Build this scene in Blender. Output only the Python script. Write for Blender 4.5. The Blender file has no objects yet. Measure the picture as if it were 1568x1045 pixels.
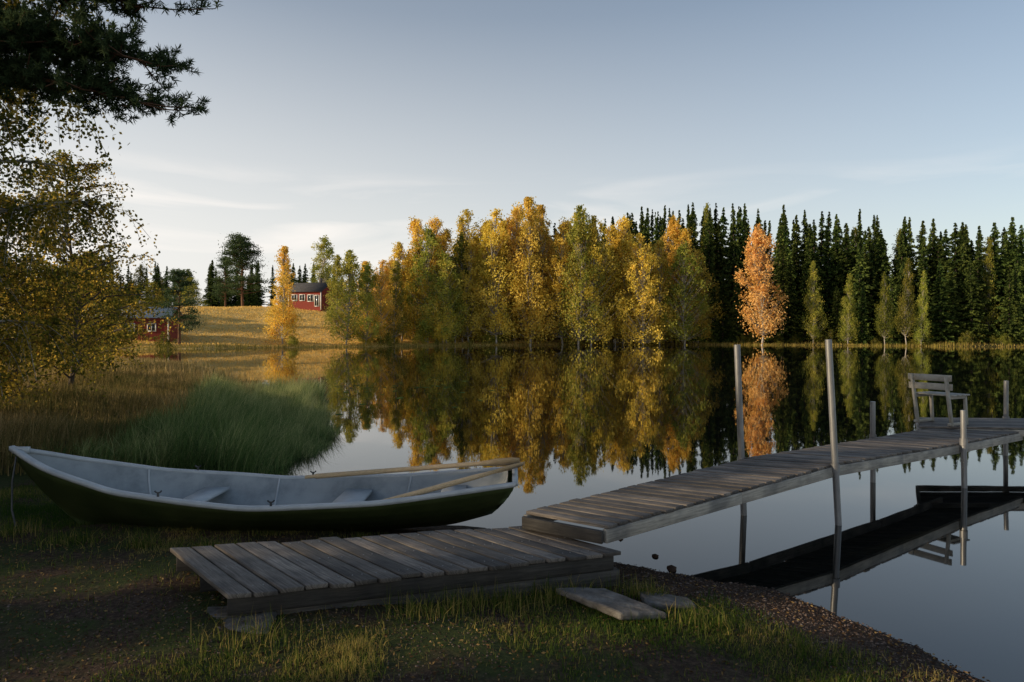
import bpy, math, random
import numpy as np
from mathutils import Vector
rng=np.random.default_rng(7); random.seed(7)
scene=bpy.context.scene
COL=scene.collection
SUN_AZ=-107;SUN_EL=15
# ---------------------------------------------------------------- utils
def smooth(t):
    t=np.clip(t,0,1); return t*t*(3-2*t)
def wnoise(x,y,sc,seed=0,oct=4):
    r=np.random.default_rng(seed+1000); o=0;a=1;tot=0
    for i in range(oct):
        for k in range(3):
            th=r.uniform(0,6.28);ph=r.uniform(0,6.28,2);f=sc*(2**i)*r.uniform(.7,1.3)
            o=o+a*np.sin(f*(x*math.cos(th)+y*math.sin(th))+ph[0]+1.3*np.sin(f*.6*(y*math.cos(th)-x*math.sin(th))+ph[1]))
        tot+=a*1.7; a*=.6
    return o/tot
def build(name,V,F,mats,mi=None,attr=None,parent=None,smoothf=False,uv=None,link=True):
    V=np.asarray(V,dtype=np.float32); me=bpy.data.meshes.new(name)
    if isinstance(F,np.ndarray):
        n=F.shape[1]; m=len(F)
        me.vertices.add(len(V)); me.vertices.foreach_set('co',V.ravel())
        me.loops.add(m*n); me.loops.foreach_set('vertex_index',F.astype(np.int32).ravel())
        me.polygons.add(m); me.polygons.foreach_set('loop_start',np.arange(0,m*n,n,dtype=np.int32))
        me.update(calc_edges=True)
    else:
        me.from_pydata([tuple(map(float,v)) for v in V],[],F); me.update()
    for mt in mats: me.materials.append(mt)
    m=len(me.polygons)
    if mi is not None: me.polygons.foreach_set('material_index',np.asarray(mi,dtype=np.int32))
    if attr is not None:
        a=me.attributes.new('lr','FLOAT','FACE'); a.data.foreach_set('value',np.asarray(attr,dtype=np.float32))
    if uv is not None:
        u=me.uv_layers.new(name='UVMap'); u.data.foreach_set('uv',np.asarray(uv,dtype=np.float32).ravel())
    if smoothf: me.polygons.foreach_set('use_smooth',np.ones(m,dtype=bool))
    me.validate()
    ob=bpy.data.objects.new(name,me)
    if link: COL.objects.link(ob)
    if parent: ob.parent=parent
    return ob
def empty(name,loc=(0,0,0)):
    e=bpy.data.objects.new(name,None); COL.objects.link(e); e.location=loc; e.empty_display_size=.3; return e
class Acc:
    def __init__(s): s.V=[];s.F=[];s.M=[];s.A=[];s.n=0
    def add(s,V,F,m=0,a=None):
        V=np.asarray(V,dtype=float).reshape(-1,3);F=np.asarray(F).reshape(-1,4)
        s.V.append(V);s.F.append(F+s.n);s.n+=len(V)
        s.M.append(np.full(len(F),m)); s.A.append(np.full(len(F),.5) if a is None else np.asarray(a,dtype=float))
    def tube(s,pts,rad,m=0,k=6,cap=False):
        pts=np.asarray(pts,dtype=float);n=len(pts);rad=np.broadcast_to(rad,(n,))
        d=np.gradient(pts,axis=0); d/= (np.linalg.norm(d,axis=1,keepdims=True)+1e-9)
        up=np.array([0,0,1.]) if abs(d[0][2])<.9 else np.array([1.,0,0])
        a=np.cross(d,up); a/=(np.linalg.norm(a,axis=1,keepdims=True)+1e-9); b=np.cross(d,a)
        th=np.arange(k)*2*math.pi/k
        R=pts[:,None,:]+rad[:,None,None]*(np.cos(th)[None,:,None]*a[:,None,:]+np.sin(th)[None,:,None]*b[:,None,:])
        idx=np.arange(n*k).reshape(n,k); q=np.stack([idx[:-1],np.roll(idx,-1,1)[:-1],np.roll(idx,-1,1)[1:],idx[1:]],-1).reshape(-1,4)
        V=R.reshape(-1,3)
        s.add(V,q,m)
        if cap:
            for row,c in ((idx[0],pts[0]),(idx[-1],pts[-1])):
                vv=np.vstack([V[row],c[None]])
                qs=[[i,(i+1)%k,(i+2)%k,k] for i in range(0,k-1,2)]
                s.add(vv,qs,m)
    def leaves(s,C,L,W,m=1,a=None,axis=None):
        n=len(C)
        if axis is None: A=rng.normal(size=(n,3))
        else: A=axis.copy()
        A/=np.linalg.norm(A,axis=1,keepdims=True)+1e-9
        B=np.cross(A,rng.normal(size=(n,3))); B/=np.linalg.norm(B,axis=1,keepdims=True)+1e-9
        L=np.broadcast_to(L,(n,))[:,None];W=np.broadcast_to(W,(n,))[:,None]
        V=np.stack([C-A*L*.5,C+B*W*.5,C+A*L*.5,C-B*W*.5],1).reshape(-1,3)
        s.add(V,np.arange(4*n).reshape(n,4),m,rng.random(n) if a is None else a)
    def box(s,c,hx,hy,hz,m=0,a=None):
        c=np.array(c);hx=np.array(hx);hy=np.array(hy);hz=np.array(hz)
        V=[c+i*hx+j*hy+k*hz for k in(-1,1) for j in(-1,1) for i in(-1,1)]
        F=[[0,2,3,1],[4,5,7,6],[0,1,5,4],[2,6,7,3],[0,4,6,2],[1,3,7,5]]
        s.add(V,F,m,None if a is None else np.full(6,a))
    def make(s,name,mats,parent=None,smoothf=False,link=True):
        return build(name,np.vstack(s.V),np.vstack(s.F),mats,np.concatenate(s.M),np.concatenate(s.A),parent,smoothf,link=link)
# ---------------------------------------------------------------- materials
def newmat(name):
    m=bpy.data.materials.new(name);m.use_nodes=True;nt=m.node_tree;nt.nodes.clear()
    return m,nt,nt.nodes.new('ShaderNodeOutputMaterial')
def ramp(nt,stops):
    r=nt.nodes.new('ShaderNodeValToRGB');e=r.color_ramp.elements
    while len(e)<len(stops): e.new(.5)
    for el,(p,c) in zip(e,stops): el.position=p;el.color=(*c,1)
    return r
def leafmat(name,cols,trans=.4,vary=.35,hue=0.03,tmul=1.3):
    m,nt,out=newmat(name);N=nt.nodes;L=nt.links
    at=N.new('ShaderNodeAttribute');at.attribute_name='lr'
    r=ramp(nt,[(i/(len(cols)-1),c) for i,c in enumerate(cols)]);L.new(at.outputs['Fac'],r.inputs[0])
    oi=N.new('ShaderNodeObjectInfo')
    hs=N.new('ShaderNodeHueSaturation');L.new(r.outputs[0],hs.inputs['Color'])
    mr=N.new('ShaderNodeMapRange');mr.inputs[3].default_value=.5-hue*.6;mr.inputs[4].default_value=.5+hue;L.new(oi.outputs['Random'],mr.inputs[0]);L.new(mr.outputs[0],hs.inputs['Hue'])
    mu=N.new('ShaderNodeMath');mu.operation='MULTIPLY';mu.inputs[1].default_value=7.31;L.new(oi.outputs['Random'],mu.inputs[0])
    fr=N.new('ShaderNodeMath');fr.operation='FRACT';L.new(mu.outputs[0],fr.inputs[0])
    mv=N.new('ShaderNodeMapRange');mv.inputs[3].default_value=1-vary;mv.inputs[4].default_value=1+vary;L.new(fr.outputs[0],mv.inputs[0]);L.new(mv.outputs[0],hs.inputs['Value'])
    d=N.new('ShaderNodeBsdfDiffuse');t=N.new('ShaderNodeBsdfTranslucent');L.new(hs.outputs[0],d.inputs[0])
    g=N.new('ShaderNodeHueSaturation');g.inputs['Value'].default_value=tmul;g.inputs['Saturation'].default_value=1.0;L.new(hs.outputs[0],g.inputs['Color']);L.new(g.outputs[0],t.inputs[0])
    mx=N.new('ShaderNodeMixShader');mx.inputs[0].default_value=trans;L.new(d.outputs[0],mx.inputs[1]);L.new(t.outputs[0],mx.inputs[2]);L.new(mx.outputs[0],out.inputs[0])
    return m
def noisemat(name,cols,scale=5,rough=.8,bump=.3,coord='Object',vec=(1,1,1),metal=0,detail=6,dist=.02,spec=.3):
    m,nt,out=newmat(name);N=nt.nodes;L=nt.links
    tc=N.new('ShaderNodeTexCoord');mp=N.new('ShaderNodeMapping');mp.inputs['Scale'].default_value=vec;L.new(tc.outputs[coord],mp.inputs[0])
    n=N.new('ShaderNodeTexNoise');n.inputs['Scale'].default_value=scale;n.inputs['Detail'].default_value=detail;n.inputs['Roughness'].default_value=.65;L.new(mp.outputs[0],n.inputs[0])
    r=ramp(nt,[(.3+.4*i/(len(cols)-1),c) for i,c in enumerate(cols)]);L.new(n.outputs[0],r.inputs[0])
    b=N.new('ShaderNodeBsdfPrincipled');b.inputs['Roughness'].default_value=rough;b.inputs['Metallic'].default_value=metal;b.inputs['Specular IOR Level'].default_value=spec
    L.new(r.outputs[0],b.inputs['Base Color'])
    bp=N.new('ShaderNodeBump');bp.inputs['Strength'].default_value=bump;bp.inputs['Distance'].default_value=dist;L.new(n.outputs[0],bp.inputs['Height']);L.new(bp.outputs[0],b.inputs['Normal'])
    L.new(b.outputs[0],out.inputs[0]);return m
M_birch=leafmat('birch_leaves',[(.36,.28,.045),(.68,.48,.085),(.86,.62,.15)],.42,.18,.018)
M_birchgreen=leafmat('green_birch_leaves',[(.14,.17,.03),(.32,.32,.06),(.56,.46,.10)],.42,.2,.02)
M_birchdark=leafmat('dark_birch_leaves',[(.06,.08,.02),(.16,.16,.03),(.30,.25,.05)],.4,.2,.02)
M_orange=leafmat('orange_birch_leaves',[(.58,.32,.08),(.80,.48,.16),(.88,.62,.28)],.4,.1,.0)
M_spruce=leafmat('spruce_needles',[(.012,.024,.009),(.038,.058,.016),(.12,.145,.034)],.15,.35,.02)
M_pine=leafmat('pine_needles',[(.03,.05,.022),(.06,.09,.04),(.11,.14,.06)],.25,.2,.01)
M_nleaf=leafmat('near_leaves',[(.05,.07,.014),(.16,.15,.025),(.58,.38,.06)],.5,.1,.0)
M_reed=leafmat('reed_blades',[(.035,.075,.028),(.13,.20,.06),(.50,.48,.22)],.4,.05,.0)
M_dry=leafmat('dry_grass',[(.08,.09,.03),(.26,.19,.07),(.56,.40,.19)],.4,.1,.0)
M_field=leafmat('field_grass',[(.42,.30,.08),(.68,.46,.13),(.78,.56,.22)],.35,.1,.0)
M_shore=leafmat('shore_reed_blades',[(.16,.16,.035),(.34,.27,.06),(.52,.37,.13)],.35,.1,.0)
M_grass=leafmat('lawn_grass_blades',[(.03,.065,.012),(.10,.13,.025),(.36,.27,.09)],.4,.05,.0)
M_litter=leafmat('leaf_litter',[(.06,.035,.02),(.15,.09,.04),(.30,.21,.09)],.1,.05,.0)
M_bark=noisemat('bark',[(.04,.03,.025),(.10,.075,.055)],8,.9,.6,vec=(1,1,.3))
M_birchbark=noisemat('birch_bark',[(.07,.06,.05),(.38,.34,.29),(.52,.48,.42)],3,.8,.3,vec=(1,1,4))
M_pinebark=noisemat('pine_bark',[(.07,.04,.025),(.22,.11,.06)],6,.9,.6,vec=(1,1,.3))
M_steel=noisemat('galvanised_steel',[(.16,.16,.165),(.34,.34,.34)],9,.45,.1,metal=.6,vec=(1,1,.25))
M_stone=noisemat('stone',[(.06,.055,.05),(.12,.11,.10),(.19,.18,.165)],12,.85,.6)
M_hullin=noisemat('boat_inside',[(.19,.21,.215),(.33,.35,.355),(.40,.42,.42)],2.2,.5,.1)
M_hull=noisemat('boat_green_paint',[(.060,.085,.028),(.115,.145,.055)],3,.36,.08)
M_rail=noisemat('boat_rail',[(.40,.42,.43),(.56,.58,.59)],5,.5,.1)
M_oar=noisemat('oar_wood',[(.46,.31,.16),(.72,.54,.33)],3,.5,.15,vec=(6,40,40))
M_red=noisemat('falu_red_boards',[(.17,.03,.02),(.28,.05,.033)],2,.85,.2,vec=(8,8,.5))
M_white=noisemat('white_trim',[(.6,.6,.57),(.75,.74,.7)],5,.6,.05)
M_roof=noisemat('dark_roof',[(.03,.03,.032),(.07,.068,.07)],3,.8,.3)
M_proof=noisemat('pale_metal_roof',[(.4,.42,.43),(.55,.56,.56)],2,.5,.1)
M_glass=noisemat('window_glass',[(.02,.025,.03),(.04,.045,.05)],2,.08,0,spec=.6)
M_brown=noisemat('brown_boards',[(.05,.04,.03),(.11,.085,.065)],2,.85,.2,vec=(8,8,.5))
def woodmat(name,c0,c1,c2):
    m,nt,out=newmat(name);N=nt.nodes;L=nt.links
    uv=N.new('ShaderNodeUVMap');mp=N.new('ShaderNodeMapping');mp.inputs['Scale'].default_value=(1.2,22,1);L.new(uv.outputs[0],mp.inputs[0])
    n=N.new('ShaderNodeTexNoise');n.inputs['Scale'].default_value=3;n.inputs['Detail'].default_value=8;n.inputs['Roughness'].default_value=.7;L.new(mp.outputs[0],n.inputs[0])
    r=ramp(nt,[(.3,c0),(.5,c1),(.72,c2)]);L.new(n.outputs[0],r.inputs[0])
    n2=N.new('ShaderNodeTexNoise');n2.inputs['Scale'].default_value=3.5;n2.inputs['Detail'].default_value=5;L.new(uv.outputs[0],n2.inputs[0])
    r2=ramp(nt,[(.35,(.5,.5,.5)),(.65,(1.15,1.1,1.02))]);L.new(n2.outputs[0],r2.inputs[0])
    at=N.new('ShaderNodeAttribute');at.attribute_name='lr'
    mr=N.new('ShaderNodeMapRange');mr.inputs[3].default_value=.5;mr.inputs[4].default_value=1.4;L.new(at.outputs['Fac'],mr.inputs[0])
    m1=N.new('ShaderNodeMix');m1.data_type='RGBA';m1.blend_type='MULTIPLY';m1.inputs[0].default_value=1;L.new(r.outputs[0],m1.inputs[6]);L.new(r2.outputs[0],m1.inputs[7])
    hs=N.new('ShaderNodeHueSaturation');L.new(m1.outputs[2],hs.inputs['Color']);L.new(mr.outputs[0],hs.inputs['Value'])
    b=N.new('ShaderNodeBsdfPrincipled');b.inputs['Roughness'].default_value=.65;b.inputs['Specular IOR Level'].default_value=.4;L.new(hs.outputs[0],b.inputs['Base Color'])
    bp=N.new('ShaderNodeBump');bp.inputs['Strength'].default_value=.8;bp.inputs['Distance'].default_value=.006;L.new(n.outputs[0],bp.inputs['Height']);L.new(bp.outputs[0],b.inputs['Normal']);L.new(b.outputs[0],out.inputs[0])
    return m
M_deck=woodmat('weathered_planks',(.05,.043,.038),(.15,.13,.115),(.29,.26,.23))
M_beam=woodmat('weathered_beam',(.15,.145,.13),(.30,.28,.25),(.42,.40,.36))
M_darkbeam=woodmat('dark_beam',(.025,.022,.02),(.06,.055,.05),(.11,.10,.09))
# ---------------------------------------------------------------- terrain
WP=np.array([(2.85,3.94),(3.4,2.5),(5,.5),(9,-3),(25,-12),(90,-20),(220,0),(200,60),(120,88),(71,97),(44,111),(24,117),(0,111),(-17.5,100),(-31,92),(-41,85),(-54,79),(-52,66),(-36,52),(-22.6,42),(-16,35),(-10.2,26),(-7.0,21),(-4.3,13.2),(-4.1,10.2),(-3.9,8.6),(-1.5,7.45),(-.3,6.95),(.5,6.3),(.99,5.89),(1.44,5.65),(2.08,5.22),(2.37,4.80),(2.59,4.40)])
def sdist(x,y):
    """positive on land"""
    sh=x.shape;x=x.ravel();y=y.ravel();best=np.full(x.shape,1e9);ins=np.zeros(x.shape,bool)
    for i in range(len(WP)):
        a=WP[i];b=WP[(i+1)%len(WP)];e=b-a
        t=np.clip(((x-a[0])*e[0]+(y-a[1])*e[1])/(e@e),0,1)
        best=np.minimum(best,np.hypot(x-a[0]-t*e[0],y-a[1]-t*e[1]))
        c=((a[1]>y)!=(b[1]>y))
        xi=(b[0]-a[0])*(y-a[1])/((b[1]-a[1]) if b[1]!=a[1] else 1e-9)+a[0]
        ins^=c&(x<xi)
    return np.where(ins,-best,best).reshape(sh)
def height(x,y):
    x=np.asarray(x,float);y=np.asarray(y,float)
    near=np.hypot(x,y-5)
    d=sdist(x,y)
    wob=smooth(near/12)
    d=d+ wnoise(x,y,4.0,3)*.08 + wob*wnoise(x,y,.35,4,3)*.8
    z=np.where(d>0,.4*(1-np.exp(-np.maximum(d,0)/3.5)),np.maximum(d*.22,-1.6))
    far=smooth((y-62)/18)
    W=smooth((8-x)/26)
    z=z+np.where(d>0,far*(6.2*W*smooth((d-2)/36)+2.6*(1-W)*smooth(d/28)+np.maximum(d-60,0)*.03),0)
    z=z+np.where(d>0,smooth(d/1.5),0)*(wnoise(x,y,1.8,5,4)*.03+smooth(near/40)*wnoise(x,y,.12,6,3)*.35)
    return z
def H1(x,y): return float(height(np.array([x]),np.array([y]))[0])
def axisgrid(lo,hi,c,n,k):
    a=np.arcsinh((lo-c)/k);b=np.arcsinh((hi-c)/k);return c+k*np.sinh(np.linspace(a,b,n))
gx=axisgrid(-900,900,0,430,2.5);gy=axisgrid(-300,1500,5,520,2.5)
X,Y=np.meshgrid(gx,gy);Z=height(X,Y)
idx=np.arange(X.size).reshape(X.shape)
Q=np.stack([idx[:-1,:-1],idx[:-1,1:],idx[1:,1:],idx[1:,:-1]],-1).reshape(-1,4)
def ground_mat():
    m,nt,out=newmat('ground');N=nt.nodes;L=nt.links
    g=N.new('ShaderNodeNewGeometry')
    sx=N.new('ShaderNodeSeparateXYZ');L.new(g.outputs['Position'],sx.inputs[0])
    def noise(s,d=6,r=.6):
        n=N.new('ShaderNodeTexNoise');n.inputs['Scale'].default_value=s;n.inputs['Detail'].default_value=d;n.inputs['Roughness'].default_value=r;L.new(g.outputs['Position'],n.inputs[0]);return n
    fine=noise(28,8,.75);mid=noise(1.6,5)
    dirt=ramp(nt,[(.3,(.015,.010,.008)),(.5,(.052,.032,.021)),(.68,(.13,.09,.06))]);L.new(fine.outputs[0],dirt.inputs[0])
    gr=ramp(nt,[(.3,(.015,.024,.007)),(.55,(.04,.052,.013)),(.75,(.09,.08,.028))]);L.new(fine.outputs[0],gr.inputs[0])
    mx=N.new('ShaderNodeMix');mx.data_type='RGBA';r=ramp(nt,[(.44,(0,0,0)),(.58,(1,1,1))]);L.new(mid.outputs[0],r.inputs[0]);L.new(r.outputs[0],mx.inputs[0]);L.new(dirt.outputs[0],mx.inputs[6]);L.new(gr.outputs[0],mx.inputs[7])
    zr=N.new('ShaderNodeMapRange');zr.inputs[1].default_value=.06;zr.inputs[2].default_value=.15;L.new(sx.outputs[2],zr.inputs[0])
    m2=N.new('ShaderNodeMix');m2.data_type='RGBA';L.new(zr.outputs[0],m2.inputs[0]);L.new(dirt.outputs[0],m2.inputs[6]);L.new(mx.outputs[2],m2.inputs[7])
    wet=N.new('ShaderNodeMapRange');wet.inputs[1].default_value=.0;wet.inputs[2].default_value=.05;wet.inputs[3].default_value=.45;wet.inputs[4].default_value=1;L.new(sx.outputs[2],wet.inputs[0])
    hw=N.new('ShaderNodeHueSaturation');L.new(m2.outputs[2],hw.inputs['Color']);L.new(wet.outputs[0],hw.inputs['Value'])
    fg=ramp(nt,[(.3,(.40,.26,.08)),(.5,(.64,.43,.13)),(.7,(.74,.52,.22))]);f2=noise(.5,8,.7);L.new(f2.outputs[0],fg.inputs[0])
    yr=N.new('ShaderNodeMapRange');yr.inputs[1].default_value=28;yr.inputs[2].default_value=60;L.new(sx.outputs[1],yr.inputs[0])
    m3=N.new('ShaderNodeMix');m3.data_type='RGBA';L.new(yr.outputs[0],m3.inputs[0]);L.new(hw.outputs[0],m3.inputs[6]);L.new(fg.outputs[0],m3.inputs[7])
    ff=ramp(nt,[(.35,(.02,.018,.008)),(.65,(.06,.05,.02))]);L.new(f2.outputs[0],ff.inputs[0])
    xr=N.new('ShaderNodeMapRange');xr.inputs[1].default_value=10;xr.inputs[2].default_value=30;L.new(sx.outputs[0],xr.inputs[0])
    yr2=N.new('ShaderNodeMapRange');yr2.inputs[1].default_value=150;yr2.inputs[2].default_value=165;L.new(sx.outputs[1],yr2.inputs[0])
    yx=N.new('ShaderNodeMath');yx.operation='MULTIPLY';L.new(xr.outputs[0],yx.inputs[0]);L.new(yr.outputs[0],yx.inputs[1])
    mxx=N.new('ShaderNodeMath');mxx.operation='MAXIMUM';L.new(yx.outputs[0],mxx.inputs[0]);L.new(yr2.outputs[0],mxx.inputs[1])
    m4=N.new('ShaderNodeMix');m4.data_type='RGBA';L.new(mxx.outputs[0],m4.inputs[0]);L.new(m3.outputs[2],m4.inputs[6]);L.new(ff.outputs[0],m4.inputs[7])
    b=N.new('ShaderNodeBsdfPrincipled');b.inputs['Roughness'].default_value=.9;b.inputs['Specular IOR Level'].default_value=.15;L.new(m4.outputs[2],b.inputs['Base Color'])
    bp=N.new('ShaderNodeBump');bp.inputs['Strength'].default_value=.8;bp.inputs['Distance'].default_value=.02;L.new(fine.outputs[0],bp.inputs['Height']);L.new(bp.outputs[0],b.inputs['Normal']);L.new(b.outputs[0],out.inputs[0])
    return m
build('ground',np.stack([X.ravel(),Y.ravel(),Z.ravel()],1),Q,[ground_mat()],smoothf=True)
def water_mat():
    m,nt,out=newmat('lake_water');N=nt.nodes;L=nt.links
    g=N.new('ShaderNodeNewGeometry')
    mp=N.new('ShaderNodeMapping');mp.inputs['Scale'].default_value=(1,.6,1);L.new(g.outputs['Position'],mp.inputs[0])
    n=N.new('ShaderNodeTexNoise');n.inputs['Scale'].default_value=.9;n.inputs['Detail'].default_value=2;L.new(mp.outputs[0],n.inputs[0])
    bp=N.new('ShaderNodeBump');bp.inputs['Strength'].default_value=.07;bp.inputs['Distance'].default_value=.03;L.new(n.outputs[0],bp.inputs['Height'])
    gl=N.new('ShaderNodeBsdfGlossy');gl.inputs['Roughness'].default_value=.022;gl.inputs['Color'].default_value=(.98,.98,.98,1);L.new(bp.outputs[0],gl.inputs['Normal'])
    df=N.new('ShaderNodeBsdfDiffuse');df.inputs[0].default_value=(.005,.006,.005,1)
    fr=N.new('ShaderNodeFresnel');fr.inputs['IOR'].default_value=1.72
    mx=N.new('ShaderNodeMixShader');L.new(fr.outputs[0],mx.inputs[0]);L.new(df.outputs[0],mx.inputs[1]);L.new(gl.outputs[0],mx.inputs[2]);L.new(mx.outputs[0],out.inputs[0])
    return m
build('lake_water',[(-80,-40,0),(260,-40,0),(260,160,0),(-80,160,0)],np.array([[0,1,2,3]]),[water_mat()])
# ---------------------------------------------------------------- trees
def birch(name,h,r,seed,leaf=.33,ncl=145,nl=66,mat=None,low=.09,k=.55,bark=None,link=False):
    global rng; rng=np.random.default_rng(seed)
    A=Acc()
    n=8;tz=np.linspace(0,h*.97,n);off=np.cumsum(rng.normal(0,.012*h,(n,2)),0);off-=off[0]
    tp=np.stack([off[:,0],off[:,1],tz],1);A.tube(tp,np.linspace(.009*h,.002*h,n),0,6)
    ph=rng.uniform(0,6.28,4)
    for i in range(ncl):
        f=low+(1-low)*rng.random()**.95
        env=((1-f)**.55)*min(1,(f-low+.12)/.28)**.6*1.35
        th=rng.uniform(0,6.28)
        env*=1+.25*math.sin(2*th+ph[0]+5*f)+.18*math.sin(3*th+ph[1]-9*f)
        R=r*env*rng.random()**.45
        t=np.array([np.interp(f*h,tz,tp[:,0]),np.interp(f*h,tz,tp[:,1]),0])
        c=np.array([math.cos(th)*R,math.sin(th)*R,f*h])+t
        c[2]=min(c[2],h)
        fb=max(low*.8,f-.10-.5*R/h); b=np.array([np.interp(fb*h,tz,tp[:,0]),np.interp(fb*h,tz,tp[:,1]),fb*h])
        midp=(b+c)/2+np.array([0,0,-.02*h*rng.random()])
        A.tube([b,midp,c],[.003*h,.002*h,.001*h],0,3)
        m=int(nl*rng.uniform(.5,1.4)*(.6+.6*(1-f)))
        s=k*rng.uniform(.6,1.3)*(.5+.65*(1-f))
        P=c+rng.normal(0,1,(m,3))*np.array([s,s,s*1.25])
        P[:,2]=np.clip(P[:,2],.03*h,h*1.02)
        base=rng.random()
        A.leaves(P,leaf*rng.uniform(.6,1.3,m),leaf*.75,1,np.clip(base*.7+rng.random(m)*.45-.08,0,1))
    return A.make(name,[bark or M_birchbark,mat or M_birch],link=link)
def spruce(name,h,r,seed,mat=None):
    global rng; rng=np.random.default_rng(seed);A=Acc()
    A.tube([[0,0,0],[0,0,h*.5],[0,0,h]],[.012*h,.008*h,.001*h],0,6)
    C=[];AX=[];LN=[];LR=[]
    nbr=int(h*15);ph=rng.uniform(0,6.28,3)
    for i in range(nbr):
        f=.03+.97*rng.random()**1.05
        th=rng.uniform(0,6.28)
        R=r*(1-f)**.85*(1+.18*math.sin(f*34+ph[0])+.2*math.sin(th*2+f*9+ph[1]))+.10
        Rb=R*rng.uniform(.5,1.25)
        ns=max(2,int(Rb/.2));u=(np.arange(ns)+.6)/ns
        droop=-.38*Rb*u+.14*Rb*u**3
        bl=rng.normal(0,.15)
        for q in range(3):
            lat=rng.normal(0,.18,ns)*(1.2-.7*u)*min(1,R)
            P=np.stack([np.cos(th)*u*Rb-np.sin(th)*lat,np.sin(th)*u*Rb+np.cos(th)*lat,f*h+droop+rng.normal(0,.1,ns)],1)
            ax=np.stack([np.full(ns,np.cos(th)),np.full(ns,np.sin(th)),np.full(ns,-.7)],1)+rng.normal(0,.4,(ns,3))
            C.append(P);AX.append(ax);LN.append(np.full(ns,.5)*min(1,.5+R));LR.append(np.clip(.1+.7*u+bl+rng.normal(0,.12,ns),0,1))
    C=np.vstack(C);A.leaves(C,np.concatenate(LN),.24,1,np.concatenate(LR),np.vstack(AX))
    return A.make(name,[M_bark,mat or M_spruce],link=False)
def pine(name,h,r,seed,low=.25,ncl=60):
    global rng; rng=np.random.default_rng(seed);A=Acc()
    n=6;tz=np.linspace(0,h*.95,n);off=np.cumsum(rng.normal(0,.012*h,(n,2)),0);off-=off[0]
    tp=np.stack([off[:,0],off[:,1],tz],1);A.tube(tp,np.linspace(.02*h,.005*h,n),0,7)
    for i in range(ncl):
        f=low+(1-low)*rng.random()**.8;th=rng.uniform(0,6.28);R=r*(1-.75*((f-low)/(1-low))**2)*rng.random()**.5*(min(1,(f-low+.1)/.25))
        t=np.array([np.interp(f*h,tz,tp[:,0]),np.interp(f*h,tz,tp[:,1]),0]);c=np.array([math.cos(th)*R,math.sin(th)*R,f*h])+t
        b=t+np.array([0,0,max(.2,f-.05)*h]);A.tube([b,(b+c)/2+[0,0,-.01*h],c],[.006*h,.004*h,.002*h],0,4)
        m=130;s=rng.uniform(.4,.7)*h/14
        P=c+rng.normal(0,1,(m,3))*np.array([s*1.25,s*1.25,s*.5])
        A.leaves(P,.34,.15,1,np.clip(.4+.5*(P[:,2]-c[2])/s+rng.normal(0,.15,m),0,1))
    return A.make(name,[M_pinebark,M_pine],link=False)
BV=[birch('bm%d'%i,20,[3.4,2.8,4.0,2.5,3.2][i],50+i) for i in range(5)]
BG=[birch('bg%d'%i,20,[3.4,2.6,3.8][i],70+i,mat=M_birchgreen) for i in range(3)]
BD=[birch('bd%d'%i,20,[3.0,2.5][i],76+i,mat=M_birchdark,low=.15) for i in range(2)]
SP=[spruce('sm%d'%i,22,[2.9,2.3,3.3,2.6][i],90+i) for i in range(4)]
PI=[pine('pm%d'%i,14,[4.6,3.6][i],110+i,low=[.14,.2][i],ncl=[95,60][i]) for i in range(2)]
R=random.Random(5)
def put(src,x,y,h,base,parent=None,name=None,wid=1.0,z=None):
    o=bpy.data.objects.new(name or 'tree',src.data);COL.objects.link(o)
    s=h/base;o.scale=(s*wid,s*wid,s);o.rotation_euler=(R.uniform(-.03,.03),R.uniform(-.03,.03),R.uniform(0,6.28))
    o.location=(x,y,(H1(x,y) if z is None else z)-.1)
    if parent:o.parent=parent
    return o
def U(u,d): return (u-784)/1045*d
def TH(v,d,zb): return 2+(510-v)/1045*d-zb
pf=empty('distant_spruce_forest')
top=[(-900,335),(860,335),(960,318),(1020,308),(1130,308),(1250,318),(1400,330),(1568,342),(1800,350),(2600,350)]
def topv(u): return float(np.interp(u,[a for a,b in top],[b for a,b in top]))
for row,(dy,sp) in enumerate([(5,2.6),(9,2.0),(13,1.8),(18,1.9),(24,2.2)]):
    x=12 if row>0 else 26
    if row>=2: x=2
    while x<(150 if row<3 else 125):
        xs=x+R.uniform(-1.2,1.2);ysh=np.interp(xs,[0,24,44,71,120,175],[111,117,111,97,88,70]);y=ysh+dy+R.uniform(-1.5,1.5)
        u=784+1045*xs/y; zb=H1(xs,y)
        hh=TH(topv(u)+R.uniform(2,36)-(12 if R.random()<.14 else 0)+ (10 if row==0 else 0),y,zb)
        if row==0: hh*=R.uniform(.5,.9)
        put(R.choice(SP),xs,y,max(8,hh),22,pf,wid=R.uniform(.8,1.15)*22/ max(18,hh)*1.0)
        x+=sp
for i in range(150):
    y=R.uniform(168,215);x=R.uniform(-150,10);zb=H1(x,y)
    u=784+1045*x/y
    put(R.choice(SP+BD[:1]+PI[:1]) if i%3 else R.choice(SP),x,y,TH(R.uniform(398,425),y,zb) if u<620 else TH(385,y,zb),22,pf,wid=R.uniform(1.1,1.5))
pb=empty('distant_birch_wood')
def bi(u,v,d,w=1.0,src=None,parent=pb,name=None):
    x=U(u,d);zb=H1(x,d);h=TH(v,d,zb)
    return put(src or R.choice(BV),x,d,h,20,parent,name,wid=w*20/h*.5+w*.5)
edge=[(560,402),(600,395),(615,372),(640,335),(655,332),(680,350),(700,375),(716,325),(735,345),(760,322),(790,312),(812,305),(835,318),(862,335),(885,318),(905,335),(925,345),(945,332),(962,350),(985,360),(1010,372),(1028,335),(1045,350),(1062,385)]
SHX=[-54,-41,-31,-17,0,24,44,71,120];SHY=[79,85,92,100,111,117,111,97,88]
def ysho(x): return float(np.interp(x,SHX,SHY))
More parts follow.
